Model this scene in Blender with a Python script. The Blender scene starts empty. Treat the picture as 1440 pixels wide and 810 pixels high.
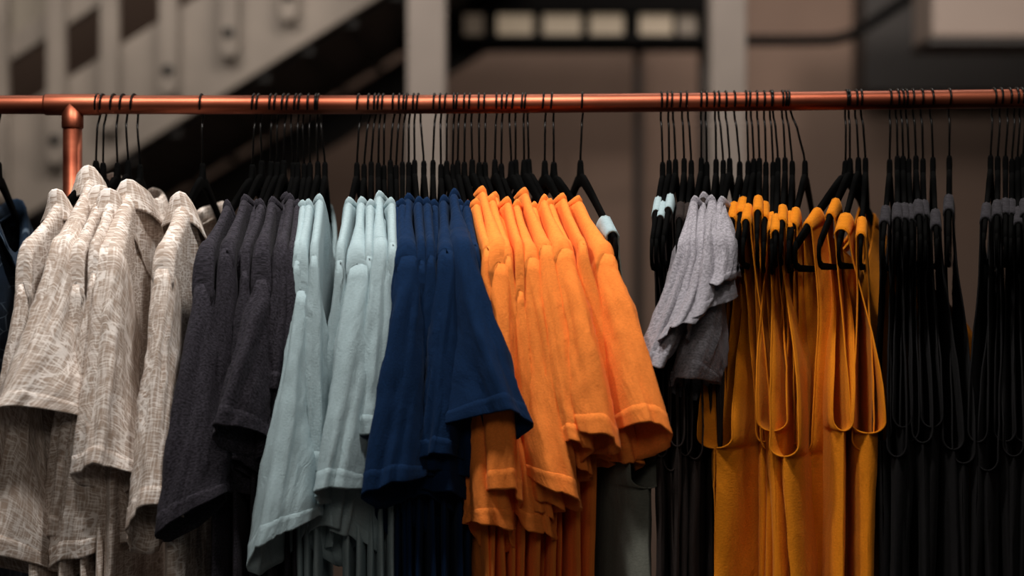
import bpy, bmesh, math, random
import numpy as np
from mathutils import Vector, Matrix, noise

S = bpy.context.scene
COL = S.collection
PI = math.pi
random.seed(7)

# ------------------------------------------------------------------ camera
D = 2.40            # camera to rail, metres
ZC = 1.326          # camera height
FPX = 2271.0        # focal length in pixels of the 1440 wide frame
def at(px, py, y):
    k = (D + y) / FPX
    return Vector(((px - 720.0) * k, y, ZC + (405.0 - py) * k))
cam_d = bpy.data.cameras.new('camera')
cam = bpy.data.objects.new('camera', cam_d); COL.objects.link(cam)
cam.location = (0, -D, ZC); cam.rotation_euler = (PI / 2, 0, 0)
cam_d.sensor_width = 36.0; cam_d.lens = FPX * 36.0 / 1440.0
cam_d.clip_end = 100
cam_d.dof.use_dof = True; cam_d.dof.focus_distance = D - 0.13; cam_d.dof.aperture_fstop = 1.7
S.camera = cam

# ------------------------------------------------------------------ object helpers
def tag(o, label=None, cat=None, group=None, kind=None):
    if label: o['label'] = label
    if cat: o['category'] = cat
    if group: o['group'] = group
    if kind: o['kind'] = kind
    return o
def empty(name, loc=(0, 0, 0), rz=0.0):
    o = bpy.data.objects.new(name, None); COL.objects.link(o)
    o.location = loc; o.rotation_euler = (0, 0, rz); o.empty_display_size = 0.05
    return o
def link_mesh(name, me, m, parent=None, smooth=True):
    o = bpy.data.objects.new(name, me); COL.objects.link(o)
    if m: me.materials.append(m)
    if smooth and len(me.polygons):
        me.polygons.foreach_set('use_smooth', [True] * len(me.polygons))
    if parent: o.parent = parent
    return o
def grid_mesh(P, closed=False, UV=None, weld=False, holes=None):
    """P: rows x cols x 3 array; closed wraps the columns."""
    R, C = P.shape[0], P.shape[1]
    verts = P.reshape(-1, 3).tolist()
    faces = []; uvs = []
    CC = C if closed else C - 1
    for j in range(R - 1):
        for i in range(CC):
            if holes is not None and holes(j, i): continue
            i2 = (i + 1) % C
            faces.append((j * C + i, j * C + i2, (j + 1) * C + i2, (j + 1) * C + i))
            if UV is not None:
                uvs += [UV[j][i], UV[j][i + 1], UV[j + 1][i + 1], UV[j + 1][i]]
    me = bpy.data.meshes.new('mesh')
    me.from_pydata(verts, [], faces)
    if UV is not None:
        l = me.uv_layers.new(name='UVMap')
        l.data.foreach_set('uv', np.array(uvs, dtype=np.float32).ravel())
    if weld:
        bm = bmesh.new(); bm.from_mesh(me)
        bmesh.ops.remove_doubles(bm, verts=bm.verts, dist=2e-5)
        bmesh.ops.recalc_face_normals(bm, faces=bm.faces)
        bm.to_mesh(me); bm.free()
    return me
class MB:
    def __init__(s): s.bm = bmesh.new()
    def box(s, x0, x1, y0, y1, z0, z1, bevel=0.0):
        r = bmesh.ops.create_cube(s.bm, size=1.0)
        for v in r['verts']:
            v.co = Vector(((x0 + x1) / 2 + v.co.x * (x1 - x0), (y0 + y1) / 2 + v.co.y * (y1 - y0), (z0 + z1) / 2 + v.co.z * (z1 - z0)))
        if bevel:
            es = list({e for v in r['verts'] for e in v.link_edges})
            bmesh.ops.bevel(s.bm, geom=es, offset=bevel, segments=2, affect='EDGES', profile=0.5)
        return s
    def prism(s, pts, y0, y1, bevel=0.0):      # polygon in x,z extruded along y
        a = [s.bm.verts.new((x, y0, z)) for x, z in pts]; b = [s.bm.verts.new((x, y1, z)) for x, z in pts]
        fs = [s.bm.faces.new(a), s.bm.faces.new(b[::-1])]
        n = len(pts)
        for i in range(n):
            fs.append(s.bm.faces.new((a[i], b[i], b[(i + 1) % n], a[(i + 1) % n])))
        bmesh.ops.recalc_face_normals(s.bm, faces=fs)
        if bevel:
            es = list({e for f in fs for e in f.edges})
            bmesh.ops.bevel(s.bm, geom=es, offset=bevel, segments=2, affect='EDGES', profile=0.5)
        return s
    def tube(s, pts, r, seg=12, closed=False, prof=None):
        """sweep a circle (or a profile of (a,b) pairs per point) along pts."""
        pts = [Vector(p) for p in pts]; n = len(pts); rings = []
        rr = r if isinstance(r, (list, tuple)) else [r] * n
        up = None
        for i, p in enumerate(pts):
            if closed: t = pts[(i + 1) % n] - pts[i - 1]
            else: t = pts[min(i + 1, n - 1)] - pts[max(i - 1, 0)]
            t.normalize()
            if up is None:
                up = Vector((1, 0, 0)) if abs(t.x) < 0.8 else Vector((0, 0, 1))
            a = (up - t * up.dot(t)).normalized(); b = t.cross(a); up = a
            ring = []
            for k in range(seg):
                an = 2 * PI * k / seg
                if prof:
                    ca, sa = math.cos(an), math.sin(an)
                    sg = lambda q: math.copysign(abs(q) ** 0.6, q)
                    off = a * (sg(ca) * prof[i][0]) + b * (sg(sa) * prof[i][1])
                else:
                    off = (a * math.cos(an) + b * math.sin(an)) * rr[i]
                ring.append(s.bm.verts.new(p + off))
            rings.append(ring)
        m = n if closed else n - 1
        for i in range(m):
            A, B = rings[i], rings[(i + 1) % n]
            for k in range(seg):
                s.bm.faces.new((A[k], A[(k + 1) % seg], B[(k + 1) % seg], B[k]))
        if not closed:
            s.bm.faces.new(rings[0][::-1]); s.bm.faces.new(rings[-1])
        return s
    def build(s, name, m, parent=None, smooth=True, angle=None):
        me = bpy.data.meshes.new(name)
        bmesh.ops.recalc_face_normals(s.bm, faces=s.bm.faces)
        s.bm.to_mesh(me); s.bm.free()
        o = link_mesh(name, me, m, parent, smooth)
        if angle:
            me.set_sharp_from_angle(angle=math.radians(angle))
        return o

# ------------------------------------------------------------------ materials
def lin(c):
    return tuple((v / 255.0 / 12.92) if v / 255.0 <= 0.04045 else ((v / 255.0 + 0.055) / 1.055) ** 2.4 for v in c) + (1.0,)
def new_mat(name):
    m = bpy.data.materials.new(name); m.use_nodes = True
    nt = m.node_tree; b = nt.nodes['Principled BSDF']
    return m, nt, b
def N(nt, t, **kw):
    n = nt.nodes.new(t)
    for k, v in kw.items(): setattr(n, k, v)
    return n
def simple(name, col, rough=0.6, metal=0.0, spec=0.4, bump=0.0, bscale=40.0, var=0.0, vscale=3.0):
    m, nt, b = new_mat(name)
    b.inputs['Base Color'].default_value = lin(col); b.inputs['Roughness'].default_value = rough
    b.inputs['Metallic'].default_value = metal; b.inputs['Specular IOR Level'].default_value = spec
    tc = N(nt, 'ShaderNodeTexCoord')
    if var:
        nz = N(nt, 'ShaderNodeTexNoise'); nz.inputs['Scale'].default_value = vscale; nz.inputs['Detail'].default_value = 5
        nt.links.new(tc.outputs['Object'], nz.inputs['Vector'])
        rp = N(nt, 'ShaderNodeValToRGB')
        rp.color_ramp.elements[0].position = 0.3; rp.color_ramp.elements[1].position = 0.7
        rp.color_ramp.elements[0].color = lin(tuple(max(0, v * (1 - var)) for v in col))
        rp.color_ramp.elements[1].color = lin(tuple(min(255, v * (1 + var)) for v in col))
        nt.links.new(nz.outputs['Fac'], rp.inputs['Fac']); nt.links.new(rp.outputs['Color'], b.inputs['Base Color'])
    if bump:
        nz = N(nt, 'ShaderNodeTexNoise'); nz.inputs['Scale'].default_value = bscale; nz.inputs['Detail'].default_value = 4
        nt.links.new(tc.outputs['Object'], nz.inputs['Vector'])
        bp = N(nt, 'ShaderNodeBump'); bp.inputs['Strength'].default_value = bump; bp.inputs['Distance'].default_value = 0.01
        nt.links.new(nz.outputs['Fac'], bp.inputs['Height']); nt.links.new(bp.outputs['Normal'], b.inputs['Normal'])
    return m
def fabric(name, col, heather=0.06, kind='jersey', sheen=0.15, light=None):
    m, nt, b = new_mat(name)
    b.inputs['Roughness'].default_value = 0.92; b.inputs['Specular IOR Level'].default_value = 0.12
    b.inputs['Sheen Weight'].default_value = sheen; b.inputs['Sheen Roughness'].default_value = 0.5
    b.inputs['Sheen Tint'].default_value = lin(tuple(min(255, c * 0.6 + 90) for c in col))
    uv = N(nt, 'ShaderNodeUVMap')
    L = nt.links
    def noise_uv(sx, sy, scale=1.0, detail=2.0, dist=0.0, rough=0.5, rot=0.0):
        mp = N(nt, 'ShaderNodeMapping'); mp.inputs['Scale'].default_value = (sx, sy, 1); mp.inputs['Rotation'].default_value = (0, 0, rot)
        L.new(uv.outputs['UV'], mp.inputs['Vector'])
        nz = N(nt, 'ShaderNodeTexNoise'); nz.inputs['Scale'].default_value = scale; nz.inputs['Detail'].default_value = detail
        nz.inputs['Distortion'].default_value = dist; nz.inputs['Roughness'].default_value = rough
        L.new(mp.outputs['Vector'], nz.inputs['Vector'])
        return nz.outputs['Fac']
    def ramp(f, a, ca, bb, cb):
        r = N(nt, 'ShaderNodeValToRGB'); e = r.color_ramp.elements
        e[0].position = a; e[0].color = ca; e[1].position = bb; e[1].color = cb
        L.new(f, r.inputs['Fac']); return r.outputs['Color']
    def mix(f, a, bb, mode='MIX'):
        x = N(nt, 'ShaderNodeMix', data_type='RGBA', blend_type=mode)
        if isinstance(f, float): x.inputs[0].default_value = f
        else: L.new(f, x.inputs[0])
        for v, k in ((a, 6), (bb, 7)):
            if isinstance(v, tuple): x.inputs[k].default_value = v
            else: L.new(v, x.inputs[k])
        return x.outputs[2]
    W, K = (1, 1, 1, 1), (0, 0, 0, 1)
    if kind == 'print':
        hi, lo = lin(light), lin(col)
        h1 = ramp(noise_uv(45, 420, detail=3), .47, K, .60, W)       # horizontal threads
        h2 = ramp(noise_uv(300, 30, detail=3), .47, K, .60, W)       # vertical threads
        hl = mix(.75, mix(.2, h1, K), h2, 'ADD')
        pat = ramp(noise_uv(26, 26, detail=2), .36, K, .66, W)        # patches where threads are heavier
        f = mix(pat, mix(0.55, K, hl), hl)
        vo = N(nt, 'ShaderNodeTexVoronoi', feature='DISTANCE_TO_EDGE'); vo.inputs['Scale'].default_value = 1.0
        mp = N(nt, 'ShaderNodeMapping'); mp.inputs['Scale'].default_value = (30, 85, 1); mp.inputs['Rotation'].default_value = (0, 0, .7)
        L.new(uv.outputs['UV'], mp.inputs['Vector']); L.new(mp.outputs['Vector'], vo.inputs['Vector'])
        ln = ramp(vo.outputs['Distance'], .03, W, .07, K)
        pt = ramp(noise_uv(17, 17, detail=0), .55, K, .6, W)
        leaf = mix(pt, K, ln)
        f2 = mix(0.9, f, leaf, 'ADD')
        L.new(mix(f2, lo, hi), b.inputs['Base Color'])
    elif kind == 'denim':
        hi, lo = lin(light), lin(col)
        vo = N(nt, 'ShaderNodeTexVoronoi', feature='DISTANCE_TO_EDGE'); vo.inputs['Scale'].default_value = 1.0
        mp = N(nt, 'ShaderNodeMapping'); mp.inputs['Scale'].default_value = (22, 50, 1); mp.inputs['Rotation'].default_value = (0, 0, -.6)
        L.new(uv.outputs['UV'], mp.inputs['Vector']); L.new(mp.outputs['Vector'], vo.inputs['Vector'])
        ln = ramp(vo.outputs['Distance'], .02, W, .05, K)
        pt = ramp(noise_uv(14, 14, detail=0), .5, K, .56, W)
        base = ramp(noise_uv(25, 25, detail=3), .35, lo, .7, lin(tuple(c * 1.5 for c in col)))
        L.new(mix(mix(pt, K, ln), base, hi), b.inputs['Base Color'])
    else:
        a = lin(tuple(max(0, c * (1 - heather)) for c in col)); c2 = lin(tuple(min(255, c * (1 + heather)) for c in col))
        L.new(ramp(noise_uv(220, 420, detail=3, rough=0.75), .36, a, .64, c2), b.inputs['Base Color'])
    # soft creases and the knit
    bp = N(nt, 'ShaderNodeBump'); bp.inputs['Strength'].default_value = 0.5; bp.inputs['Distance'].default_value = 0.008
    L.new(noise_uv(24, 9, detail=3, dist=.8, rot=.35), bp.inputs['Height'])
    b2 = N(nt, 'ShaderNodeBump'); b2.inputs['Strength'].default_value = 0.35; b2.inputs['Distance'].default_value = 0.0012
    L.new(noise_uv(420, 420, detail=2), b2.inputs['Height']); L.new(bp.outputs['Normal'], b2.inputs['Normal'])
    L.new(b2.outputs['Normal'], b.inputs['Normal'])
    return m

M = {}
M['beige'] = fabric('linen_print', (172, 153, 139), kind='print', light=(236, 228, 222))
M['denim'] = fabric('dark_denim_print', (20, 32, 46), kind='denim', light=(92, 108, 124))
M['charcoal'] = fabric('charcoal_jersey', (42, 40, 46), heather=.5)
M['aqua'] = fabric('aqua_jersey', (154, 174, 180), heather=.03)
M['navy'] = fabric('navy_jersey', (8, 33, 64), heather=.08)
M['orange'] = fabric('orange_jersey', (250, 136, 58), heather=.05)
M['grey'] = fabric('grey_marl_jersey', (138, 135, 142), heather=.22)
M['mustard'] = fabric('mustard_jersey', (208, 122, 20), heather=.04)
M['black'] = fabric('black_jersey', (20, 19, 20), heather=.1, sheen=.05)
M['brown'] = fabric('brown_black_jersey', (40, 33, 31), heather=.1, sheen=.05)
M['shaded_aqua'] = fabric('shaded_aqua_jersey', (104, 106, 98), heather=.05)  # aqua tank's body, with its shade put into the colour
M['blackstrap'] = fabric('dark_grey_strap', (46, 44, 48), heather=.2)  # strap tops, a little lighter than the black tanks
M['velvet'] = simple('black_velvet', (4, 4, 4), rough=.9, spec=.04)
M['hook'] = simple('black_wire', (22, 21, 21), rough=.3, metal=.85)

def copper(name='copper'):
    m, nt, b = new_mat(name)
    b.inputs['Metallic'].default_value = 1.0
    tc = N(nt, 'ShaderNodeTexCoord'); mp = N(nt, 'ShaderNodeMapping'); mp.inputs['Scale'].default_value = (6, 40, 40)
    nt.links.new(tc.outputs['Object'], mp.inputs['Vector'])
    nz = N(nt, 'ShaderNodeTexNoise'); nz.inputs['Scale'].default_value = 1.0; nz.inputs['Detail'].default_value = 6
    nt.links.new(mp.outputs['Vector'], nz.inputs['Vector'])
    r = N(nt, 'ShaderNodeValToRGB'); e = r.color_ramp.elements
    e[0].position = .3; e[0].color = lin((130, 66, 48)); e[1].position = .72; e[1].color = lin((174, 100, 75))
    nt.links.new(nz.outputs['Fac'], r.inputs['Fac']); nt.links.new(r.outputs['Color'], b.inputs['Base Color'])
    rr = N(nt, 'ShaderNodeMapRange'); rr.inputs[3].default_value = .36; rr.inputs[4].default_value = .5
    nt.links.new(nz.outputs['Fac'], rr.inputs[0]); nt.links.new(rr.outputs[0], b.inputs['Roughness'])
    return m
M['copper'] = copper()
M['post'] = simple('grey_painted_steel', (138, 127, 120), rough=.6, var=.06)
M['stair'] = simple('pale_painted_steel', (138, 127, 118), rough=.62, var=.08, vscale=4)
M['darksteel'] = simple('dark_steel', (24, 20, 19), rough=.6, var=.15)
M['wall'] = simple('brown_plaster', (104, 86, 76), rough=.9, var=.08, vscale=1.3, bump=.1, bscale=60)
M['wallrib'] = simple('pale_corrugated_steel', (140, 130, 118), rough=.6, var=.06)
M['floor'] = simple('concrete_floor', (70, 64, 60), rough=.7, var=.15, vscale=2)
M['beam'] = simple('near_black_beam', (6, 5, 5), rough=.9, spec=.1, var=.1)
M['panelbox'] = simple('pale_duct', (106, 94, 87), rough=.6, var=.05)

# ------------------------------------------------------------------ the rail
RAIL_R = 0.0140
def rail_y(px):
    return 147.3 - 8.8 * max(0.0, (px - 480) / 960.0) ** 1.35
def rail_pt(px):
    return at(px, rail_y(px), 0.0)

rack = empty('clothes_rack', (0, 0, 0))
tag(rack, 'copper pipe clothes rack whose long rail carries all the hangers', 'clothes rack')
pr = MB(); pr.tube([rail_pt(x) for x in range(-140, 1740, 40)], RAIL_R, 32); pr.build('rail', M['copper'], rack)
zr = rail_pt(102).z
fx = at(102, 0, 0).x
ft = MB()
ft.tube([rail_pt(x) for x in (63, 64.2, 66, 100, 138, 139.8, 141)], [RAIL_R + .0002, RAIL_R + .0016, RAIL_R + .0019, RAIL_R + .0019, RAIL_R + .0019, RAIL_R + .0016, RAIL_R + .0002], 32)
ft.tube([(fx, 0, zr), (fx, 0, zr - .030), (fx, 0, zr - .0335), (fx, 0, zr - .0350), (fx, 0, zr - .0355)], [RAIL_R + .0019] * 3 + [RAIL_R + .0014, RAIL_R + .0002], 32)
fit = ft.build('tee_fitting', M['copper'], rack); fit['label'] = 'copper tee joint over the upright'
po = MB(); po.tube([(fx, 0, z) for z in (zr - .01, 1.2, .8, .4, .012)], RAIL_R, 32); po.build('upright', M['copper'], rack)
fl = MB(); fl.tube([(fx, 0, .03), (fx, 0, .012), (fx, 0, .010), (fx, 0, 0)], [.02, .02, .055, .056], 32); fl.build('floor_flange', M['copper'], rack)
px2 = 1700; f2 = rail_pt(px2)
po = MB(); po.tube([(f2.x, 0, z) for z in (f2.z - .005, 1.2, .8, .4, .012)], RAIL_R, 24); po.build('upright', M['copper'], rack)
fl = MB(); fl.tube([(f2.x, 0, .03), (f2.x, 0, .012), (f2.x, 0, .010), (f2.x, 0, 0)], [.02, .02, .055, .056], 24); fl.build('floor_flange', M['copper'], rack)

# ------------------------------------------------------------------ hangers
ARM_END = 0.205
def arm_z(u):                 # centre line of the arm relative to the rail axis
    return -0.108 - 0.102 * (abs(u) / 0.2) ** 1.12
class Frame:
    """local frame of one hanger: -Y is its near arm, X its thickness, origin on the rail axis."""
    def __init__(s, neck_px, yaw, tilt=0.0):
        s.neck_px = neck_px
        s.o = Vector((at(neck_px, 0, 0).x, 0, rail_pt(neck_px).z - random.uniform(-.002, .006))); s.yaw = yaw
        s.tilt = tilt; s.R = Matrix.Rotation(yaw, 3, 'Z') @ Matrix.Rotation(tilt, 3, 'X'); s.Ri = s.R.transposed()
    def loc(s, w): return s.Ri @ (Vector(w) - s.o)
    def world(s, p): return s.o + s.R @ Vector(p)
def yaw_for(neck_px, px, u):
    k = (D - u) / FPX
    dx = (px - 720) * k - (neck_px - 720) * D / FPX
    return max(-1.1, min(1.1, math.atan2(dx, u)))

_h = {}
def hanger_meshes():
    fr = MB()
    pts = []
    for i in range(0, 21):
        u = -ARM_END + 2 * ARM_END * i / 20
        uu = abs(u)
        z = arm_z(u)
        if uu < 0.02: z = arm_z(0.02) + (0.02 - uu) * 0.15
        pts.append((0, u, z))
    n = len(pts)
    prof = [(.0023, .0075)] * n
    prof = [(.0030 + .0012 * (1 - abs(p[1]) / ARM_END), .0070 + .0030 * max(0, 1 - abs(p[1]) / .10)) for p in pts]
    fr.tube(pts, 0, 12, prof=prof)
    fr.tube([(0, 0, -.084), (0, 0, -.088), (0, 0, -.098), (0, 0, -.108), (0, 0, -.120)], 0, 12,
            prof=[(.0030, .0035), (.0042, .0048), (.0044, .0070), (.0042, .014), (.0032, .024)])
    me = bpy.data.meshes.new('hanger_frame'); bmesh.ops.recalc_face_normals(fr.bm, faces=fr.bm.faces); fr.bm.to_mesh(me); fr.bm.free()
    me.materials.append(M['velvet'])
    me.polygons.foreach_set('use_smooth', [True] * len(me.polygons))
    b = MB()
    ze = arm_z(ARM_END)
    q = []
    for sgn in (-1, 1):
        c = [(0, sgn * ARM_END, ze + .002), (0, sgn * (ARM_END + .007), ze - .008), (0, sgn * (ARM_END + .008), ze - .018), (0, sgn * (ARM_END + .001), ze - .028), (0, sgn * (ARM_END - .014), ze - .032)]
        q.append(c)
    bar = q[0] + [(0, -.10, ze - .033), (0, 0, ze - .033), (0, .10, ze - .033)] + q[1][::-1]
    b.tube(bar, 0, 12, prof=[(.0024, .0068), (.0024, .0066), (.0024, .0062), (.0024, .0056), (.0024, .005), (.0022, .0042), (.0022, .0042), (.0022, .0042), (.0024, .005), (.0024, .0056), (.0024, .0062), (.0024, .0066), (.0024, .0068)])
    mb = bpy.data.meshes.new('hanger_bar'); bmesh.ops.recalc_face_normals(b.bm, faces=b.bm.faces); b.bm.to_mesh(mb); b.bm.free()
    mb.materials.append(M['velvet'])
    mb.polygons.foreach_set('use_smooth', [True] * len(mb.polygons))
    _h['frame'], _h['bar'] = me, mb
hanger_meshes()
def make_hanger(fr, hook_px, label, group):
    root = empty('velvet_hanger', fr.o, fr.yaw); root.rotation_euler.x = fr.tilt
    tag(root, label, 'hanger', group)
    for nm, k in (('arm_frame', 'frame'), ('trouser_bar', 'bar')):
        o = bpy.data.objects.new(nm, _h[k]); COL.objects.link(o); o.parent = root
    # wire hook: over the rail in a plane across it, its stem leaning to the neck
    hp = rail_pt(hook_px); dx = hp.x - fr.o.x; dz = hp.z - fr.o.z
    rr = RAIL_R + .0027; wr = .00165
    zc = RAIL_R + wr - rr
    tw = random.uniform(-.0035, .0015)
    pts = []
    for a in range(-28, 226, 14):
        ar = math.radians(a)
        f = (a + 28) / 254.0
        pts.append((dx * (1 - .12 * f) + tw * (1 - f) + .002 * (f - .5), -rr * math.cos(ar), dz + zc + rr * math.sin(ar)))
    for z, y, f in ((-.0235, .0075, .72), (-.030, .002, .62), (-.038, 0, .50), (-.055, 0, .32), (-.075, 0, .08), (-.090, 0, 0)):
        pts.append((dx * f, y, z + dz * f))
    loc = []
    for p in pts:
        p = Vector(p); k = smooth(-.03, -.088, p.z)
        loc.append((fr.Ri @ p) * (1 - k) + p * k)
    w = MB(); w.tube(loc, wr, 8); w.build('hook', M['hook'], root)
    return root

# ------------------------------------------------------------------ cloth helpers
def fbm(x, y, z): return noise.noise(Vector((x, y, z)))
def ridge(x, y, z): return 1 - 2 * abs(noise.noise(Vector((x, y, z))))
def smooth(a, b, x):
    t = max(0.0, min(1.0, (x - a) / (b - a))); return t * t * (3 - 2 * t)
def solid(o, t=.0011):
    md = o.modifiers.new('cloth_thickness', 'SOLIDIFY'); md.thickness = t; md.offset = 0
    return o
def bez(a, b, c, t): return a * ((1 - t) ** 2) + b * (2 * t * (1 - t)) + c * (t * t)

def sleeve(root, m, E1, E2, b0, b1, drop, seed, amp=1.0, bt=.01, hem_w=.022, hem_label=None, to_cam=None):
    """flattened tube of cloth between an outer fold E1(t) and an inner fold E2(t) (functions to local points)."""
    R, C = 30, 40
    ln = (E1(1) - E1(0)).length
    def axis(t):
        t0, t1 = max(0, t - .06), min(1, t + .06)
        tg = ((E1(t1) + E2(t1)) - (E1(t0) + E2(t0))); tg.normalize()
        tg = tg * t + to_cam * (1.3 * (1 - t) + .12)
        n = (E1(t) - E2(t)).cross(tg)
        return n.normalized()
    refs = [axis(1.0)]
    if refs[0].dot(to_cam) < 0: refs[0] = -refs[0]
    for j in range(1, 41):
        n = axis(1 - j / 40.0); refs.append(-n if n.dot(refs[-1]) < 0 else n)
    def ring(t, off=0.0):
        p1, p2 = E1(t), E2(t)
        c = (p1 + p2) / 2; h = (p1 - p2) / 2
        q = (1 - t) * 40; j = min(39, int(q))
        n = refs[j].lerp(refs[j + 1], q - j).normalized()
        b = bt + (b0 * 1.2 - bt) * smooth(0, .3, t) + (b1 - b0 * 1.2) * smooth(.3, 1, t)
        e = smooth(.05, .4, t); pc = .44 + .18 * e; ps = .58 + .22 * e
        out = []
        for k in range(C):
            a = 2 * PI * k / C
            ca, sa = math.cos(a), math.sin(a)
            d = h * (math.copysign(abs(ca) ** pc, ca)) + n * (b * math.copysign(abs(sa) ** ps, sa))
            arc = k / C * 4 * h.length
            L = t * ln
            fa = smooth(0, .35, t)
            dsp = .0105 * fbm(ca * 1.6 + seed, sa * 1.6, L * 2.2) * fa * (0.5 + t)
            dsp += .0075 * ridge(ca * 2.4 + seed * 3, sa * 2.0 + 5, L * 4.0 + ca * 1.2) * fa * .6
            dsp += .0026 * ridge(ca * 3 - seed, sa * 3 + L * 14, L * 26 + ca * 7) * (.3 + .7 * fa)
            dsp += .0046 * (ridge(ca * 4.2 + seed, (1 if sa > 0 else -1) * 3.3, L * 3.2 + ca * 1.3) - .2) * (.15 + .85 * fa)
            dsp += .0028 * ridge(ca * 2.2 + L * 9 + seed, 7.7, L * 6 - ca * 2.5) * fa * smooth(1.0, .5, t)
            dsp *= amp
            dr = (h * ca * .3 + n * sa * b); dr = dr.normalized() if dr.length > 1e-7 else n
            p = c + d + dr * (dsp + off)
            if sa < 0: p = p + Vector((0, 0, -drop * (-sa) * t ** 3))
            else: p = p + Vector((0, 0, drop * .25 * sa * t ** 3))
            # the cuff edge waves a little
            p = p + Vector((0, 0, .004 * amp * fbm(ca * 1.5 + 9, sa * 1.5, seed) * t ** 4))
            out.append(p)
        return out
    ts = [ (j / (R - 1)) ** .9 for j in range(R)]
    th = 1 - hem_w / ln
    def build(name, ts, off, parent):
        P = []; UV = []
        for t, of in zip(ts, off):
            r = ring(t, of); P.append([tuple(p) for p in r])
            acc = [0.0]
            for k in range(C): acc.append(acc[-1] + (r[(k + 1) % C] - r[k]).length)
            UV.append([(a + seed, -t * ln) for a in acc])
        me = grid_mesh(np.array(P), True, UV)
        return solid(link_mesh(name, me, m, parent))
    o = build('sleeve', ts, [0.0 for t in ts], root)
    hs = [th - .002, th - .0008, th, th + (1 - th) * .3, th + (1 - th) * .6, th + (1 - th) * .9, 1.0]
    h = build('sleeve_hem', hs, [-.0002, .0004, .0007, .0004, .0005, .0009, .0006], o)
    return o

def make_top(fr, m, tip_px, hemO, hemI, under=None, T=.006, b0=.010, b1=.016, drop=.022, length=.70,
             seed=0, label='', cat='t-shirt', group=None, name='t_shirt', collar='rib', cam_amp=1.0, Zlift=0.0, sway=0.0, neckw=.011, cy=None, body_m=None, Ts=None, bw=.186):
    rnd = random.Random(seed * 13 + 5)
    root = empty(name, fr.o, fr.yaw); root.rotation_euler.x = fr.tilt
    tag(root, label, cat, group)
    L3 = lambda px, py, y: fr.loc(at(px, py, y))
    zt = L3(tip_px[0], tip_px[1], -.205 * math.cos(fr.yaw)).z
    zt = max(-.31, min(-.165, zt))
    if cy is None: cy = rnd.choice((268, 274, 279, 285, 290))
    zc_ = L3(fr.neck_px, cy, -.09).z - (.024 if collar == 'rib' else .031)
    un = .05
    while arm_z(un) > zc_ and un < .125: un += .002
    un = max(un, .072)
    RP = []
    for i in range(40):
        u = un + (.203 - un) * i / 39
        RP.append((u, arm_z(u) + .0097 + Zlift * smooth(.205, un, u) + .006 * smooth(un + .035, un, u)))
    RP += [(.214, -.2045), (.2225, -.213), (.2275, -.226), (.229, -.242), (.2295, -.262), (.230, -.33)]
    RA = [0.0]
    for i in range(1, len(RP)): RA.append(RA[-1] + math.hypot(RP[i][0] - RP[i - 1][0], RP[i][1] - RP[i - 1][1]))
    def rp(a):
        a = max(0, min(RA[-1] - 1e-6, a))
        for i in range(1, len(RA)):
            if a <= RA[i]:
                q = (a - RA[i - 1]) / max(1e-9, RA[i] - RA[i - 1])
                return RP[i - 1][0] + (RP[i][0] - RP[i - 1][0]) * q, RP[i - 1][1] + (RP[i][1] - RP[i - 1][1]) * q
    aseam = .010 if body_m else .03
    while rp(aseam)[1] > zt and aseam < RA[-1] - .01: aseam += .001
    acorner = RA[42]
    ut_ = rp(aseam)[0]; zt = rp(aseam)[1]
    def ridge_pts(k): return rp(aseam * k)
    Ts_ = Ts or T
    zhem = -.14 - length
    zn = ridge_pts(0)[1]
    nS = 30; nR = 34
    svals = [i / (nS - 1) for i in range(nS)]
    SN = .30                    # part of the columns lying in the neck
    def top(s, front):
        if s < SN:
            q = s / SN
            u = un * math.sin(q * PI / 2) if False else un * q
            dip = (.085 if front else .022) * max(0, 1 - q ** 2.4) ** .9
            return u, zn - dip
        return ridge_pts((s - SN) / (1 - SN))
    def pt(s, v, side, face, front):
        u0, z0 = top(s, front)
        ub = s * bw
        g = v
        u = u0 + (ub - u0) * smooth(.05, .42, v)
        z = z0 + (zhem - z0) * g
        d = z0 - z
        t = T
        if side > 0: t += (Ts_ - T) * smooth(.45, .95, s) * smooth(.32, .10, d)
        w = t * math.sqrt(max(0, 1 - (1 - min(1, d / (.003 + t * 1.25))) ** 2)) * (1 - smooth(.012, .05, d) * (1 - math.sqrt(max(0, 1 - s ** 7))))
        if s < SN:
            w += neckw * math.sqrt(1 - (s / SN) ** 2) * smooth(.3, 0, v)
        # drape
        ss = side * s
        com = .010 * fbm(ss * 1.6 + seed, v * 1.1, 3.1) * smooth(.1, .8, v) + .006 * fbm(ss * 4 + seed, v * 1.6, 7) * smooth(.25, 1, v)
        own = T * .55 * fbm(ss * 5 + seed * 2, v * 2.0, 11 + face) * smooth(.04, .5, v) * (1 - s ** 7)
        own += .0012 * ridge(ss * 6 + v * 5, v * 9 - ss * 5, seed + face) * smooth(.0, .15, d)
        x = face * w + com * cam_amp + own + sway * smooth(.1, 1, v)
        return Vector((x, -side * u, z))
    vv = [0, .0008, .002, .004, .007, .012, .018, .026] + [.026 + (1 - .026) * ((j + 1) / (nR - 8)) ** 1.12 for j in range(nR - 8)]
    P = []; UV = []
    cols = []
    for s in svals: cols.append((s, 1, 1))                       # near front, centre to edge
    for s in svals[::-1][1:]: cols.append((s, 1, -1))             # near back
    for s in svals[1:]: cols.append((s, -1, -1))                  # far back
    for s in svals[::-1][1:-1]: cols.append((s, -1, 1))           # far front
    FR = 1 if rnd.random() < .5 else -1
    for v in vv:
        row = [pt(s, v, sd, fc, fc == FR) for s, sd, fc in cols]
        P.append([tuple(p) for p in row])
        UV.append([((1 if fc > 0 else -1) * s * sd * .235 + seed, p.z) for (s, sd, fc), p in zip(cols, row)])
        UV[-1].append(UV[-1][0])
    me = grid_mesh(np.array(P), True, UV, weld=True)
    solid(link_mesh('body', me, body_m or m, root))
    # collar
    nC = 40
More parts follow.
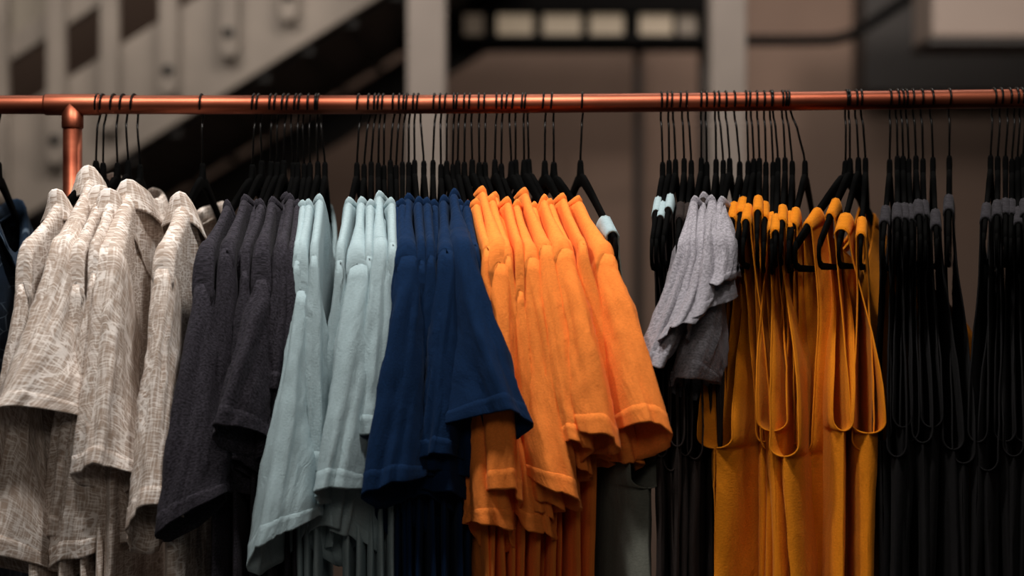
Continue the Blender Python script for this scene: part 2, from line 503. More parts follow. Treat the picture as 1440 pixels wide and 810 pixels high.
    def neck(a, lift=0, out=0, inn=1.0):
        # loop through the two neck points, the dipped front and the back
        cu, sw = math.cos(a), math.sin(a)
        fc = 1 if sw >= 0 else -1
        q = abs(cu)
        dip = (.085 if fc == FR else .022) * max(0, 1 - q ** 2.4) ** .9
        w = neckw * math.sqrt(max(0, 1 - q ** 6))
        return Vector((fc * (w + out * abs(sw) ** .35) * inn, -cu * (un + out * .25) * (1 - .0 * lift), zn - dip + lift))
    P = []; UV = []
    if collar == 'rib':
        prof = [(-.004, .0010, 1.05), (.000, .0028, 1.05), (.003, .0030, 1.0), (.006, .0022, .95), (.0075, .0005, .92), (.006, -.0022, .85), (.001, -.003, .85)]
    else:
        prof = [(-.006, .000, 1.0), (.006, .001, 1.0), (.014, .0015, 1.0), (.018, .003, 1.03), (.0195, .0055, 1.06), (.017, .008, 1.08), (.006, .0105, 1.12), (-.008, .0135, 1.2), (-.020, .0165, 1.25), (-.023, .0155, 1.25)]
    for lf, ou, ii in prof:
        row = [neck(2 * PI * k / nC, lf, ou, ii) for k in range(nC)]
        if collar != 'rib':
            row = [p + Vector((.004 * fbm(k * .3, lf * 30, seed), .003 * fbm(k * .3, lf * 30, seed + 9), .005 * fbm(math.cos(2 * PI * k / nC) * 2, math.sin(2 * PI * k / nC) * 2, seed + 3))) for k, p in enumerate(row)]
        P.append([tuple(p) for p in row])
        UV.append([(k * .008, lf) for k in range(nC + 1)])
    c = solid(link_mesh('collar', grid_mesh(np.array(P), True, UV), m, root), .0014)
    # sleeves
    U0 = fr.loc(at(under[0], under[1], under[2] if len(under) > 2 else -.16)) if under else Vector((0, -.205, min(zt, -.2) - .19))
    HO = L3(hemO[0], hemO[1], hemO[2] if len(hemO) > 2 else -.235)
    HI = L3(hemI[0], hemI[1], hemI[2] if len(hemI) > 2 else -.165)
    tc = fr.Ri @ Vector((0, -1, .12))
    def outer(HO, sd):
        alast = max(aseam + .006, acorner); la = alast - aseam
        uc, zc2 = rp(alast); pc = Vector((0, sd * uc, zc2))
        lb = (HO - pc).length; ctl = pc + (HO - pc) * .38 + Vector((0, sd * .012, -.02 if aseam < acorner else 0))
        ctl = Vector((ctl.x * .75, ctl.y, ctl.z))
        def f(t):
            a = t * (la + lb)
            if a < la:
                u, z = rp(aseam + a - (.03 if body_m else .005) * (1 - a / la)); return Vector((0, sd * u, z))
            return bez(pc, ctl, HO, (a - la) / lb)
        return f
    sleeve(root, m, outer(HO, -1), lambda t: bez(U0, U0 + (HI - U0) * .5, HI, t), b0, b1, drop, seed + .37, cam_amp, Ts_ + .0022, to_cam=tc)
    uf = Vector((0, .205, min(zt, -.2) - .19))
    hx = rnd.uniform(-.02, .02)
    ho = Vector((hx, .26, zt - .225)); hi = Vector((-hx * .5, .165, zt - .245))
    sleeve(root, m, outer(ho, 1), lambda t: bez(uf, uf + (hi - uf) * .5, hi, t),
           b0 * .8, b1 * .7, drop * .5, seed + 3.1, .7, T + .0012, to_cam=-tc)
    return root

def make_tank(fr, m, us, UL, UR, T=.008, length=.68, seed=0, label='', group=None, strap_m=None, bottom=None, amp=1.0, turn=0.0, sw=.040, ue=.222, deep=.30):
    """sleeveless top: straps at us along the arm; UL/UR the armhole's two edges at the underarm (px,py)."""
    root = empty('tank_top', fr.o, fr.yaw); root.rotation_euler.x = fr.tilt
    tag(root, label, 'tank top', group)
    z_s = arm_z(us) + .0088
    zhem = -.14 - length
    def edge(px, py):
        y = -ue * math.cos(fr.yaw)
        return fr.loc(at(px, py, y))
    eL, eR = edge(*UL), edge(*UR)
    zu = min(eL.z, eR.z) * .5 + max(eL.z, eR.z) * .5
    zu = min(zu, z_s - .18); dU = z_s - zu
    xl, xr = eL.x, eR.x
    if xr < xl: xl, xr = xr, xl
    mid = (xl + xr) / 2; half = min(.045, (xr - xl) / 2); ylo = None
    xb = mid if bottom is None else fr.loc(at(bottom, 810, -ue * math.cos(fr.yaw))).x
    nd = dU * .55
    def uin(d, front):
        dn = .14 if front else .075
        if d >= dn: return 0.0
        return (us - sw * .5) * max(0, 1 - (d / dn) ** 1.25)
    def uout(d):
        q = d / dU
        if q < 1: return (us + sw * .5) + (ue - us - sw * .5) * (smooth(.35, 1.0, q) ** 1.3) - .012 * math.sin(min(1, q * 1.5) * PI)
        return ue + .012 * smooth(0, .3, d - dU)
    FR = 1 if random.Random(seed).random() < .5 else -1
    def pt(s, d, side, face):
        a, b = uin(d, face == FR), uout(d)
        u = a + (b - a) * s
        r = s * (b - a) + a; r = r / max(b, 1e-6)
        z = z_s - d + (arm_z(u) - arm_z(us)) * smooth(.03, 0, d)
        q = min(1, d / dU)
        # the two panels, drawn apart at the armhole
        t0 = T * math.sqrt(max(0, 1 - (1 - min(1, d / .012)) ** 2))
        opening = half * smooth(0, .9, q) if side > 0 else min(half, .02) * smooth(0, .9, q)
        opening *= 1 - .55 * smooth(0, .16, d - dU)
        q2 = max(0.0, min(1.0, (d - dU) / .016)); cl = 1 - math.sqrt(1 - q2 * q2)   # below the underarm the edge is closed
        w = (t0 + opening * r ** 2.2) * (1 - cl * (1 - math.sqrt(max(0, 1 - s ** 9))))
        c = 0.0
        if side > 0:
            c = mid * smooth(0, 1, q) * r ** 1.4 + (xb - mid) * smooth(0, .3, d - dU) * r ** 1.4
        c += turn * smooth(.0, .20, d) * (1 - side * r if side > 0 else 1 + r)
        ss = side * r
        com = .012 * fbm(ss * 1.8 + seed, d * 1.8, 2.2) * smooth(.12, .5, d) + .007 * fbm(ss * 4.5 + seed, d * 2.4, 8) * smooth(.15, .6, d)
        own = (.003 * fbm(ss * 6 + seed, d * 4, 20 + face) + .0012 * ridge(ss * 8 + d * 6, d * 14 - ss * 4, seed + face)) * smooth(.02, .12, d)
        return Vector((face * w + c + com * amp + own, -side * u, z))
    nS = 15
    ds = [0, .0006, .0018, .004, .008, .014] + [.014 + (dU - .014) * ((j + 1) / 22) for j in range(22)]
    Lz = z_s - zhem
    ds += [dU + .004, dU + .008, dU + .0115, dU + .014, dU + .0155, dU + .016, dU + .022] + [dU + .022 + (Lz - dU - .022) * ((j + 1) / 14) for j in range(14)]
    sv = [i / (nS - 1) for i in range(nS)]
    # four panels welded where they meet
    bm = bmesh.new(); uvl = bm.loops.layers.uv.new('UVMap')
    for side in (1, -1):
        for face in (1, -1):
            g = [[None] * nS for _ in ds]
            for j, d in enumerate(ds):
                for i, s in enumerate(sv): g[j][i] = bm.verts.new(pt(s, d, side, face))
            for j in range(len(ds) - 1):
                for i in range(nS - 1):
                    q = (g[j][i], g[j][i + 1], g[j + 1][i + 1], g[j + 1][i])
                    f = bm.faces.new(q if side * face > 0 else q[::-1])
                    for lp in f.loops:
                        lp[uvl].uv = (lp.vert.co.y + face * 2 + seed, lp.vert.co.z)
    bmesh.ops.remove_doubles(bm, verts=bm.verts, dist=3e-5)
    bmesh.ops.recalc_face_normals(bm, faces=bm.faces)
    me = bpy.data.meshes.new('tank'); bm.to_mesh(me); bm.free()
    solid(link_mesh('body', me, m, root), .0012)
    # bindings along armholes and neckline
    dd = [d for d in ds if d <= dU + .01601]
    for side in (1, -1):
        path = [pt(1, d, side, 1) for d in dd][::-1] + [pt(1, d, side, -1) for d in dd][1:]
        w = MB(); w.tube(path, .0012, 8); w.build('armhole_binding', m, root)
    for face in (1, -1):
        dn = .14 if face == FR else .075
        qq = [d for d in ds if d < dn] + [dn]
        path = [pt(0, d, 1, face) for d in qq] + [pt(0, d, -1, face) for d in qq][::-1][1:]
        w = MB(); w.tube(path, .0016, 8); w.build('neckline_binding', m, root)
    # folded strap seam over the arm
    for side in (1, -1):
        P = []; UV = []
        for d, face in [(.017, 1), (.011, 1), (.006, 1), (.002, 1), (0, 1), (.002, -1), (.006, -1), (.011, -1), (.017, -1)]:
            row = []
            for i in range(9):
                p = pt(i / 8, d, side, face); o = Vector((face * .0012 if d else 0, 0, .0012 if d < .005 else 0)); row.append(tuple(p + o))
            P.append(row); UV.append([(i * .005, d * face) for i in range(9)])
        o = solid(link_mesh('strap_band', grid_mesh(np.array(P), False, UV), strap_m or m, root), .0012)
    return root

# ------------------------------------------------------------------ what hangs on the rail, from left to right
ORD = ['leftmost', 'second', 'third', 'fourth', 'fifth', 'sixth', 'seventh', 'eighth', 'ninth', 'tenth', 'eleventh', 'twelfth', 'thirteenth']
def nth(i, n):
    if i == 0: return 'leftmost'
    if i == n - 1: return 'rightmost'
    return ORD[i] + ' from the left'
seedc = [0]
def name_is(kw): return kw.get('name') == 'button_shirt' or 'body_m' in kw
def hang_tee(kind, hook, neck, tip, hemO, hemI, label, hlabel, group, hgroup, **kw):
    seedc[0] += 1
    u = .212
    yw = yaw_for(neck, tip[0], u)
    cy = kw.get('cy')
    tl = math.radians(random.uniform(-.4, .6)) if cy else math.radians(random.uniform(1.5, 4.5))
    if name_is(kw): tl *= .3
    fr = Frame(neck, yw, tl)
    make_hanger(fr, hook, hlabel, hgroup)
    return make_top(fr, M[kind], tip, hemO, hemI, seed=seedc[0], label=label, group=group, **kw)

# linen shirts -------------------------------------------------
BG = 'printed beige linen shirts at the left end'
SH = dict(cat='shirt', name='button_shirt', collar='camp', neckw=.016, length=.72, bw=.215)
beige = [
 (138, 135, (40, 405), (-34, 772, -.22), (68, 800, -.16), dict(T=.008, Ts=.012, cy=286, b1=.026, drop=.02)),
 (146, 145, (88, 308), (-16, 585, -.275), (122, 606, -.19), dict(T=.008, Ts=.013, cy=240, under=(114, 465, -.17), b0=.014, b1=.034, drop=.075, Zlift=.012)),
 (162, 165, (112, 405), (70, 752, -.20), (152, 742, -.15), dict(T=.007, Ts=.011, cy=265, b1=.02, drop=.02)),
 (175, 180, (135, 390), (80, 792, -.21), (190, 758, -.14), dict(T=.007, cy=276, b1=.02, drop=.03)),
 (190, 197, (155, 352), (120, 656, -.255), (186, 680, -.20), dict(T=.012, Ts=.020, cy=262, under=(178, 500, -.16), b0=.014, b1=.022, drop=.02, Zlift=.006)),
 (283, 285, (234, 384), (192, 718, -.255), (243, 735, -.2), dict(T=.012, Ts=.016, cy=286, under=(243, 520, -.16), b0=.013, b1=.022, drop=.05)),
]
blab = ['beige printed linen shirt hanging outermost beside the copper upright, half hidden',
        'beige linen shirt with wide flared sleeve cuff open toward the viewer',
        'narrow beige linen shirt squeezed behind the wide flared sleeve, slim folded collar',
        'beige linen shirt pressed against the back of the broad-shouldered one',
        'beige linen shirt with broad shoulder, rolled collar and sleeve facing the viewer',
        'beige linen shirt hanging apart, beside the first charcoal tee']
bh = ['black hanger nearest the copper upright, under the outermost linen shirt', 'black hanger inside the linen shirt with the flared cuff',
      'black hanger inside the narrow squeezed linen shirt', 'fourth black hanger from the copper upright, in a linen shirt',
      'black hanger inside the broad-shouldered linen shirt', 'lone black hanger between linen and charcoal groups, in a linen shirt']
for i, (hk, nk, tp, ho, hi, kw) in enumerate(beige):
    hang_tee('beige', hk, nk, tp, ho, hi, blab[i], bh[i], BG, 'black velvet hangers on the copper rail', **dict(SH, **kw))
hang_tee('denim', -4, -2, (-52, 420), (-110, 640), (-40, 660), 'dark blue printed denim shirt cut off by the left picture edge',
         'black hanger left of the copper upright, in the denim shirt', None, 'black velvet hangers on the copper rail', **dict(SH, T=.014, Ts=.02))

def run(kind, word, rows, group):
    n = len(rows)
    for i, (hk, nk, tp, ho, hi, kw) in enumerate(rows):
        kw = dict(kw); extra = kw.pop('lab', None)
        lab = extra or '%s short-sleeved tee, %s of the %s tees on the rail' % (word, nth(i, n), word)
        hang_tee(kind, hk, nk, tp, ho, hi, lab, 'black velvet hanger holding the %s tee that is %s' % (word, nth(i, n)), group,
                 'black velvet hangers on the copper rail', **kw)
SM = dict(T=.0058, b0=.010, b1=.012)
run('charcoal', 'charcoal', [
 (359, 355, (291, 404), (229, 742, -.26), (322, 692, -.2), dict(T=.006, Ts=.016, cy=281, under=(314, 560, -.16), b0=.014, b1=.018, drop=.03)),
 (365, 368, (322, 355), (288, 690, -.21), (345, 700, -.15), dict(SM, Ts=.011, cy=273)),
 (382, 380, (338, 375), (318, 660, -.19), (366, 690, -.14), SM),
 (389, 390, (348, 386), (330, 650, -.21), (372, 690, -.15), dict(SM, cy=279)),
 (401, 399, (370, 398), (301, 600, -.265), (374, 622, -.21), dict(T=.006, Ts=.014, cy=284, under=(385, 510, -.17), b0=.012, b1=.017, drop=.025)),
 (407, 412, (388, 345), (376, 640, -.2), (400, 650, -.15), SM),
 (418, 419, (397, 325), (374, 548, -.22), (402, 556, -.17), dict(SM, b1=.014, cy=271)),
 (424, 428, (412, 340), (396, 585, -.215), (418, 596, -.16), dict(SM, b1=.014, cy=280)),
], 'charcoal tees')
run('aqua', 'pale aqua', [
 (434, 436, (419, 372), (408, 640, -.2), (430, 650, -.15), dict(SM, cy=290)),
 (444, 447, (425, 414), (362, 768, -.25), (436, 732, -.19), dict(T=.006, Ts=.011, cy=284, under=(438, 560, -.17), b0=.011, b1=.028, drop=.055)),
 (448, 457, (443, 366), (436, 668, -.22), (455, 672, -.16), dict(SM, cy=273)),
 (507, 502, (480, 372), (452, 742, -.19), (498, 770, -.15), dict(SM, b1=.022, drop=.04, cy=277)),
 (520, 512, (503, 378), (448, 690, -.26), (514, 690, -.2), dict(T=.006, Ts=.017, cy=276, under=(524, 510, -.17), b0=.014, b1=.020, drop=.02)),
 (528, 522, (519, 365), (468, 752, -.18), (514, 775, -.14), dict(SM, b1=.022, drop=.04, cy=281)),
 (534, 532, (534, 335), (510, 613, -.235), (536, 624, -.18), dict(SM, Ts=.011, cy=267, under=(546, 470, -.17), b1=.014)),
 (540, 540, (545, 345), (514, 690, -.19), (535, 720, -.14), SM),
 (554, 549, (552, 345), (530, 640, -.19), (548, 650, -.14), dict(SM, cy=286)),
], 'pale aqua tees')
run('navy', 'navy blue', [
 (562, 557, (560, 365), (530, 660, -.2), (570, 690, -.15), dict(SM, cy=283)),
 (569, 566, (566, 372), (540, 700, -.19), (580, 740, -.15), dict(SM, cy=290, drop=.04)),
 (575, 575, (572, 366), (525, 690, -.26), (596, 674, -.2), dict(T=.006, Ts=.017, cy=271, under=(593, 500, -.17), b0=.014, b1=.018, drop=.03)),
 (582, 583, (592, 372), (580, 700, -.19), (625, 722, -.15), dict(SM, cy=290, drop=.04)),
 (589, 596, (605, 365), (598, 690, -.2), (642, 710, -.15), dict(SM, cy=281, b1=.018)),
 (612, 609, (614, 360), (604, 664, -.21), (646, 680, -.16), SM),
 (619, 620, (627, 356), (596, 640, -.235), (640, 650, -.18), dict(SM, Ts=.012, b1=.014, cy=273)),
 (628, 628, (652, 322), (730, 584, -.265), (624, 606, -.2), dict(T=.006, Ts=.016, cy=264, under=(634, 470, -.17), b0=.012, b1=.020, drop=.03)),
 (638, 637, (660, 342), (702, 688, -.21), (650, 650, -.15), dict(SM, b1=.016)),
 (645, 644, (668, 345), (700, 660, -.18), (660, 650, -.13), SM),
], 'navy blue tees')
run('orange', 'bright orange', [
 (654, 653, (684, 352), (714, 745, -.2), (660, 738, -.17), dict(SM, b1=.02, drop=.04, cy=292)),
 (662, 664, (700, 376), (722, 690, -.235), (690, 700, -.17), dict(SM, Ts=.016, cy=260, under=(690, 520, -.16), b1=.016)),
 (673, 674, (712, 366), (772, 752, -.2), (727, 700, -.15), dict(SM, b1=.016, cy=273)),
 (682, 683, (722, 380), (765, 720, -.205), (736, 700, -.15), SM),
 (698, 696, (729, 415), (775, 708, -.21), (738, 690, -.15), dict(SM, cy=288)),
 (706, 705, (746, 368), (811, 700, -.235), (740, 664, -.18), dict(SM, Ts=.011, cy=280, under=(745, 500, -.16), b1=.018, drop=.03)),
 (715, 719, (767, 350), (813, 622, -.25), (772, 640, -.185), dict(SM, Ts=.010, cy=262, under=(774, 500, -.17), b1=.016)),
 (724, 726, (774, 360), (822, 660, -.21), (786, 650, -.15), SM),
 (736, 737, (790, 355), (849, 612, -.26), (806, 608, -.19), dict(SM, Ts=.014, cy=273, under=(800, 480, -.17), b0=.012, b1=.018, drop=.03)),
 (741, 744, (802, 356), (852, 640, -.2), (815, 640, -.15), SM),
 (767, 766, (818, 344), (892, 648, -.21), (850, 640, -.15), dict(SM, b1=.014, cy=271)),
 (778, 779, (852, 362), (928, 598, -.27), (847, 622, -.19), dict(T=.008, Ts=.016, cy=274, under=(833, 480, -.16), b0=.013, b1=.018, drop=.035)),
], 'bright orange tees')

def hang_tank(kind, hook, neck, strap, UL, UR, label, hlabel, group, **kw):
    seedc[0] += 1
    k = kw.pop('yd', .0)
    zrel = (405 - strap[1]) * (D - .13) / FPX + ZC - rail_pt(neck).z
    u = .13
    for _ in range(30):                                   # where along the arm the strap sits
        u += (arm_z(u) + .01 - zrel) * .6
    u = max(.085, min(.175, u))
    yw = yaw_for(neck, strap[0], u)
    fr = Frame(neck, yw, math.radians(random.uniform(-1.2, 1.2)))
    make_hanger(fr, hook, hlabel, 'black velvet hangers on the copper rail')
    return make_tank(fr, M[kind], u, UL, UR, seed=seedc[0], label=label, group=group, **kw)

hang_tank('shaded_aqua', 820, 816, (857, 322), (892, 650), (926, 690), 'pale aqua tank top with body coloured as shaded, right of the last orange tee',
          'black hanger alone just right of the orange tees', None, strap_m=M['aqua'], bottom=905)
for i, (hk, nk, st, ul, ur) in enumerate([(929, 932, (924, 281), (926, 620), (936, 630)), (940, 941, (930, 290), (938, 640), (948, 650)), (946, 950, (941, 281), (948, 600), (956, 620))]):
    w = ['leftmost of the three', 'middle of the three', 'rightmost of the three'][i]
    hang_tank('brown', hk, nk, st, ul, ur, 'dark brown tank top with pale aqua strap, ' + w + ' left of grey tees',
              'black hanger in the dark brown tank with aqua strap, ' + w, 'dark tank tops with aqua straps', strap_m=M['aqua'], T=.005)
for i, (hk, nk, st, ul, ur) in enumerate([(959, 962, (956, 292), (956, 620), (966, 630)), (967, 972, (966, 290), (972, 620), (984, 640))]):
    w = ['left', 'right'][i]
    hang_tank('brown', hk, nk, st, ul, ur, 'plain dark brown tank top beneath the grey marl tees, ' + w + ' one of two',
              'black hanger in the plain dark brown tank, ' + w + ' one of two', 'plain dark brown tank tops', T=.005)
GS = dict(T=.005, b0=.008, b1=.014, body_m=M['brown'])
run('grey', 'grey marl', [
 (986, 986, (968, 290), (905, 515, -.25), (948, 480, -.15), dict(GS, under=(962, 420, -.14), b1=.022, drop=.05)),
 (993, 994, (981, 286), (941, 458, -.27), (982, 432, -.17), dict(GS, under=(984, 380, -.15), b1=.022, drop=.045)),
 (1006, 1007, (996, 290), (978, 443, -.26), (1009, 424, -.17), dict(GS, under=(1006, 380, -.15), b1=.020, drop=.045)),
 (1010, 1017, (1010, 286), (999, 398, -.25), (1020, 386, -.17), dict(GS, under=(1018, 360, -.15), b1=.016, drop=.03)),
 (1020, 1026, (1004, 290), (954, 530, -.22), (1003, 540, -.17), dict(GS, b1=.022, drop=.03)),
], 'grey marl tees')

MG = 'mustard tank tops'
HID = dict(ue=.165, turn=.05)
must = [
 (1032, 1040, (1030, 285), (1000, 600), (1012, 604), HID),
 (1050, 1052, (1043, 279), (985, 606), (1018, 624), dict(T=.007, bottom=1000, turn=.085)),
 (1056, 1060, (1050, 295), (1068, 600), (1076, 610), HID),
 (1065, 1068, (1066, 285), (1074, 610), (1083, 620), HID),
 (1075, 1077, (1075, 285), (1080, 610), (1090, 620), HID),
 (1083, 1087, (1086, 300), (1067, 575), (1098, 606), dict(bottom=1090, turn=.05)),
 (1087, 1094, (1091, 325), (1089, 622), (1117, 628), dict(bottom=1120, turn=.08)),
 (1100, 1104, (1100, 300), (1090, 620), (1100, 630), HID),
 (1105, 1114, (1110, 300), (1098, 620), (1108, 630), HID),
 (1110, 1132, (1116, 296), (1106, 600), (1116, 620), HID),
 (1190, 1189, (1133, 295), (1122, 610), (1136, 630), dict(bottom=1125, ue=.19, turn=.07)),
 (1195, 1195, (1168, 284), (1178, 585), (1197, 592), dict(bottom=1188, turn=-.085)),
 (1203, 1207, (1184, 308), (1203, 588), (1234, 596), dict(T=.009, bottom=1222, turn=-.02)),
 (1211, 1217, (1211, 340), (1205, 610), (1222, 625), dict(ue=.22)),
]
nm = len(must)
for i, (hk, nk, st, ul, ur, kw) in enumerate(must):
    sp = {1: 'mustard tank top with large open armhole beside the grey tees', 6: 'mustard tank top whose low-slung strap slid down its hanger arm',
          12: 'mustard tank top with round armhole gaping at the right, beside the black tanks'}
    hang_tank('mustard', hk, nk, st, ul, ur, sp.get(i, 'mustard yellow tank top, %s of the mustard tanks on the rail' % nth(i, nm).replace('thirteenth from the left', 'second from the right')),
              'black velvet hanger holding the mustard tank that is %s' % nth(i, nm).replace('thirteenth from the left', 'second from the right'), MG, **dict(dict(T=.006), **kw))
blk = [(1253, 1251, (1244, 292), (1232, 600), (1244, 610)), (1261, 1262, (1262, 298), (1252, 620), (1266, 630)), (1268, 1270, (1272, 294), (1262, 580), (1276, 590)),
       (1275, 1278, (1281, 290), (1270, 600), (1284, 610)), (1285, 1288, (1292, 290), (1284, 600), (1302, 612)), (1296, 1298, (1300, 284), (1300, 580), (1318, 590)),
       (1309, 1312, (1316, 300), (1330, 610), (1346, 622)), (1336, 1335, (1334, 280), (1348, 630), (1366, 640))]
for i, (hk, nk, st, ul, ur) in enumerate(blk):
    w = nth(i, len(blk)) if i < len(blk) - 1 else None
    hang_tank('black', hk, nk, st, ul, ur, ('black tank top, %s in the bunch right of the mustard tanks' % nth(i, 7)) if w else 'lone black tank top hanging in the gap between two black bunches',
              ('black hanger in the black tank bunch beside mustard, %s there' % nth(i, 7)) if w else 'black hanger by itself in the gap between the two black bunches',
              'black tank tops', T=.006, strap_m=M['blackstrap'])
blk2 = [(1398, 1393, (1386, 296), (1366, 600), (1380, 610)), (1409, 1403, (1402, 290), (1384, 640), (1400, 650)), (1420, 1414, (1414, 284), (1402, 600), (1418, 610)),
        (1430, 1423, (1422, 282), (1416, 620), (1432, 630)), (1437, 1431, (1432, 296), (1430, 600), (1446, 610)), (1444, 1439, (1441, 290), (1444, 620), (1460, 630)), (1456, 1452, (1456, 290), (1462, 600), (1478, 610))]
for i, (hk, nk, st, ul, ur) in enumerate(blk2):
    hang_tank('black', hk, nk, st, ul, ur, 'black tank top, %s in the bunch cut by the right picture edge' % nth(i, len(blk2)),
              'black hanger at the right picture edge, %s of that bunch' % nth(i, len(blk2)), 'black tank tops', T=.006, strap_m=M['blackstrap'])

# ------------------------------------------------------------------ the place behind
fl = MB(); fl.box(-7, 7, -5, 6.3, -.1, 0); tag(fl.build('floor', M['floor'], smooth=False), kind='structure')
YW = 4.6
wl = MB(); wl.box(-7, 7, YW, YW + .15, 0, 4.2); tag(wl.build('wall_back', M['wall'], smooth=False), kind='structure')
# staircase climbing to the right
YS = 2.7
st = empty('staircase', at(150, 405, YS) * 1.0)
st.location.z = 0; stx = st.location.x; sty = st.location.y
tag(st, 'pale steel staircase rising to the right behind the beige shirts', 'staircase')
def P2(px, py, y=YS):
    p = at(px, py, y); return (p.x - stx, p.z)
def line_pts(a, b, y=YS): return P2(*a, y), P2(*b, y)
SL = -.62
def dia(px, y0): return y0 + SL * px           # image line through (0,y0)
# broad stringer plate
top0, bot0 = 172, 330
w = MB(); w.prism([P2(-420, dia(-420, top0)), P2(620, dia(620, top0)), P2(620, dia(620, bot0)), P2(-420, dia(-420, bot0))], -.03, .0, .004)
w.build('stringer', M['stair'], st, smooth=False)
w = MB(); w.prism([P2(-420, dia(-420, 100)), P2(620, dia(620, 100)), P2(620, dia(620, 64)), P2(-420, dia(-420, 64))][::-1], -.04, .0, .006)
w.build('handrail', M['stair'], st, smooth=False)
# flat bar balusters bolted to the stringer, and upper infill above the handrail
bx = [-75, 8, 88, 162, 244, 328, 410, 492]
for x in bx:
    zt = P2(x, dia(x, 64) - 130)[1]; cx = P2(x, 0)[0]
    zb = P2(x, dia(x, 255) + 22)[1]
    o = MB(); hw = .028
    pts = [(cx - hw, zt), (cx + hw, zt)] + [(cx + hw * math.cos(a), zb + hw * math.sin(a)) for a in [-k * PI / 8 for k in range(9)]]
    o.prism(pts, -.085, -.045, .004)
    ob = o.build('baluster', M['stair'], st, smooth=False)
    z_b = P2(x, dia(x, 255))[1]
    for dz in (0,):
        q = MB(); q.tube([(cx, -.084, z_b), (cx, -.092, z_b), (cx, -.094, z_b)], [.017, .017, .009], 16); q.build('bolt', M['darksteel'], ob)
# upper sheet panels behind the balusters above the handrail
w = MB(); w.prism([P2(-420, dia(-420, 64) - 330), P2(620, dia(620, 64) - 330), P2(620, dia(620, 66)), P2(-420, dia(-420, 66))], .0, .012)
w.build('infill_sheet', M['wallrib'], st, smooth=False)
# treads with risers, seen from below, underside shadow put into the dark colour
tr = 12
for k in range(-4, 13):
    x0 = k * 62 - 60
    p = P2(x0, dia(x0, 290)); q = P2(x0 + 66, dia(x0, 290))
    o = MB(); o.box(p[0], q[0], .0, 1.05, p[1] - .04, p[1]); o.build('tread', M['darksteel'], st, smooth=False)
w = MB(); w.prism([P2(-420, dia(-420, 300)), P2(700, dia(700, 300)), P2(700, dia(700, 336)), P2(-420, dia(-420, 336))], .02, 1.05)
w.build('soffit', M['darksteel'], st, smooth=False)  # dark colour carries the shadow under the stairs
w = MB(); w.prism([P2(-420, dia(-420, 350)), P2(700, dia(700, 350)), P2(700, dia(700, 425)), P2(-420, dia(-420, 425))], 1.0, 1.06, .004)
ob = w.build('stringer', M['darksteel'], st, smooth=False); ob['label'] = 'far side stringer coloured dark as if in shadow'
# two posts
def post(x0, x1, y, label):
    a, b = at(x0, 0, y).x, at(x1, 0, y).x; c = (a + b) / 2; hw = (b - a) / 2
    r = empty('steel_post', (c, y, 0)); tag(r, label, 'post')
    o = MB(); o.box(-hw, hw, 0, .11, .012, 3.6, .006); o.build('shaft', M['post'], r, smooth=False)
    o = MB(); o.box(-hw - .05, hw + .05, -.05, .16, 0, .012, .003)
    for sx in (-1, 1): o.tube([(sx * (hw + .03), -.03, .010), (sx * (hw + .03), -.03, .022)], .008, 8)
    o.build('base_plate', M['darksteel'], r, smooth=False)
post(572, 626, 2.3, 'pale grey steel post behind the aqua and navy tees')
post(1000, 1050, 2.3, 'pale grey steel post behind the grey marl tees')
# dark gallery beam, lit panes and pipe
YB = 3.6
def bx_px(mb, x0, x1, y0, y1, d0, d1, bev=.004):
    a, b = at(x0, y1, d0), at(x1, y0, d0)
    return mb.box(a.x, b.x, d0, d1, a.z, b.z, bev)
r = empty('transom_light', at(810, 33, YB)); tag(r, 'row of dim lit panes in a dark frame under the black beam', 'transom window')
def rel(mb): 
    bmesh.ops.translate(mb.bm, verts=mb.bm.verts, vec=-Vector(r.location)); return mb
mb = MB()
bx_px(mb, 520, 1010, -60, 17, YB, YB + .14); bx_px(mb, 520, 1010, 49, 66, YB, YB + .14)
xs = [(600, 652), (680, 699), (750, 764), (818, 830), (878, 899), (948, 953), (982, 1010)]
for a, b in xs: bx_px(mb, a, b, 10, 56, YB + .01, YB + .10)
rel(mb).build('frame', M['beam'], r, smooth=False)
pm, nt, bb = new_mat('dim_lit_glass')
bb.inputs['Base Color'].default_value = lin((120, 105, 88)); bb.inputs['Emission Color'].default_value = lin((150, 132, 110)); bb.inputs['Emission Strength'].default_value = .62
pm2, nt, bb = new_mat('dimmer_lit_glass')
bb.inputs['Base Color'].default_value = lin((90, 78, 66)); bb.inputs['Emission Color'].default_value = lin((120, 104, 88)); bb.inputs['Emission Strength'].default_value = .3
for a, b, mm in [(652, 680, pm2), (699, 750, pm), (764, 818, pm), (830, 878, pm), (899, 948, pm), (953, 982, pm2)]:
    mb = MB(); bx_px(mb, a, b, 17, 49, YB + .05, YB + .06, 0); rel(mb).build('pane', mm, r, smooth=False)
# black pipe that runs right and bends upward
pp = MB()
pts = [at(x, y, 3.3) for x, y in ((560, 57), (800, 57), (1000, 57), (1120, 57), (1170, 56), (1195, 50), (1225, 32), (1262, 8), (1300, -18), (1400, -90))]
pp.tube(pts, .020, 16)
o = pp.build('handrail_pipe', M['beam']); tag(o, 'black pipe running level then bending up toward the right', 'pipe')
for i, (x, lab) in enumerate(((897, 'thin dark vertical pipe behind the gap right of orange tees'), (991, 'thin dark vertical pipe just left of the right steel post'))):
    a = at(x, 60, 3.75)
    p = MB(); p.tube([(a.x, 3.75, z) for z in (0, 1, 2, a.z + .6)], .016 if i == 0 else .024, 14); o = p.build('conduit_pipe', M['darksteel']); tag(o, lab, 'pipe')
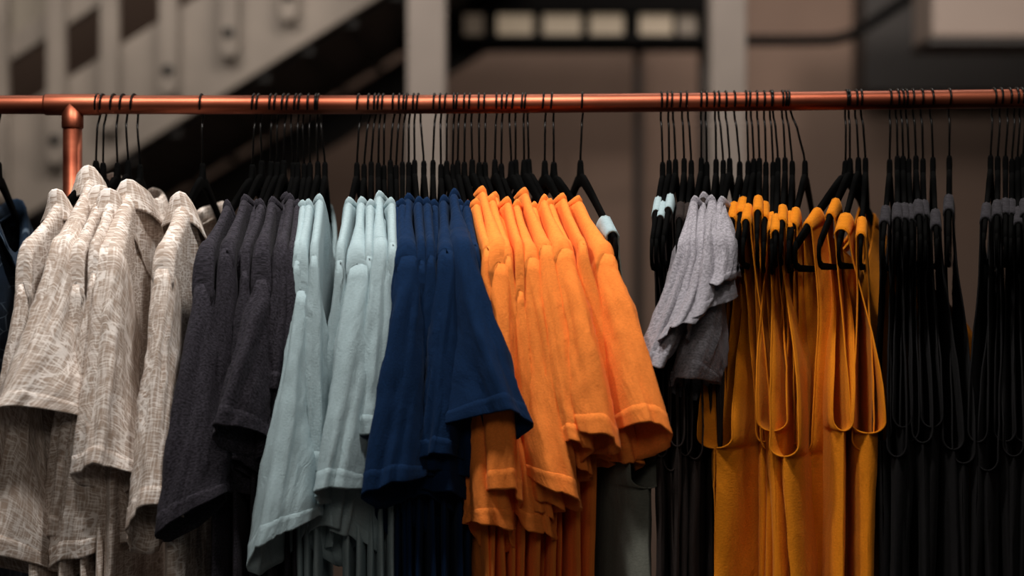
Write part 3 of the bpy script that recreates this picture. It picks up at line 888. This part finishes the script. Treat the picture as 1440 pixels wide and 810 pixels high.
# pale duct box and the dark recess under it, at the right
rd = empty('ceiling_duct', at(1420, 20, 2.6)); tag(rd, 'pale boxed duct in the top right corner of the picture', 'duct')
mb = MB(); bx_px(mb, 1311, 1700, -220, 53, 2.6, 2.85, .012); bmesh.ops.translate(mb.bm, verts=mb.bm.verts, vec=-Vector(rd.location)); mb.build('casing', M['panelbox'], rd, smooth=False)
mb = MB(); bx_px(mb, 1306, 1700, 54, 62, 2.61, 2.85, .002); bmesh.ops.translate(mb.bm, verts=mb.bm.verts, vec=-Vector(rd.location)); mb.build('bottom_flange', M['darksteel'], rd, smooth=False)
mb = MB(); bx_px(mb, 1216, 1900, -260, 128, 4.36, YW, 0); tag(mb.build('trim_1', M['darksteel'], smooth=False), kind='structure')

# ------------------------------------------------------------------ light
def spot(name, loc, tgt, power, size=75, rad=.06, col=(1, .945, .885), blend=.6):
    l = bpy.data.lights.new(name, 'SPOT'); l.energy = power; l.spot_size = math.radians(size); l.spot_blend = blend
    l.shadow_soft_size = rad; l.color = col
    o = bpy.data.objects.new(name, l); COL.objects.link(o); o.location = loc
    o.rotation_euler = (Vector(tgt) - Vector(loc)).to_track_quat('-Z', 'Y').to_euler()
def area(name, loc, tgt, power, sx, sy, col=(1, .93, .84)):
    l = bpy.data.lights.new(name, 'AREA'); l.shape = 'RECTANGLE'; l.size = sx; l.size_y = sy; l.energy = power; l.color = col
    o = bpy.data.objects.new(name, l); COL.objects.link(o); o.location = loc
    o.rotation_euler = (Vector(tgt) - Vector(loc)).to_track_quat('-Z', 'Y').to_euler()
spot('track_light', (.04, -.75, 2.62), (.02, -.18, 1.3), 62, 85, .09)
spot('track_light', (-.72, -.75, 2.62), (-.66, -.18, 1.3), 62, 85, .09)
spot('track_light', (.62, -.75, 2.62), (.60, -.18, 1.3), 16, 80, .09)
area('front_fill', (-.3, -3.4, 3.0), (-.1, 0, 1.1), 13, 2.4, .8, (1, .88, .76))  # fill added from the front to lift the lower cloth
area('stair_light', (-1.2, .9, 3.3), (-1.3, 2.7, 1.9), 26, .8, .4)
area('post_fill', (.5, .9, 3.4), (.6, 2.5, 1.7), 42, 1.6, .4)  # unseen fill added to brighten the two posts
spot('wall_fill', (1.4, .6, 3.2), (1.9, 4.6, 1.5), 240, 58, .1, (1, .87, .76), .9)  # unseen spot added to brighten the wall at the right
area('wall_light', (.8, 3.2, 3.6), (.6, 4.6, 1.2), 28, 2.0, .5, (1, .88, .78))
wd = bpy.data.worlds.new('world'); S.world = wd; wd.use_nodes = True
wd.node_tree.nodes['Background'].inputs[0].default_value = (1, .92, .85, 1); wd.node_tree.nodes['Background'].inputs[1].default_value = .022
S.view_settings.view_transform = 'Standard'; S.view_settings.look = 'None'
S.view_settings.gamma = 1.0; S.view_settings.exposure = 0.0
S.view_settings.use_curve_mapping = False
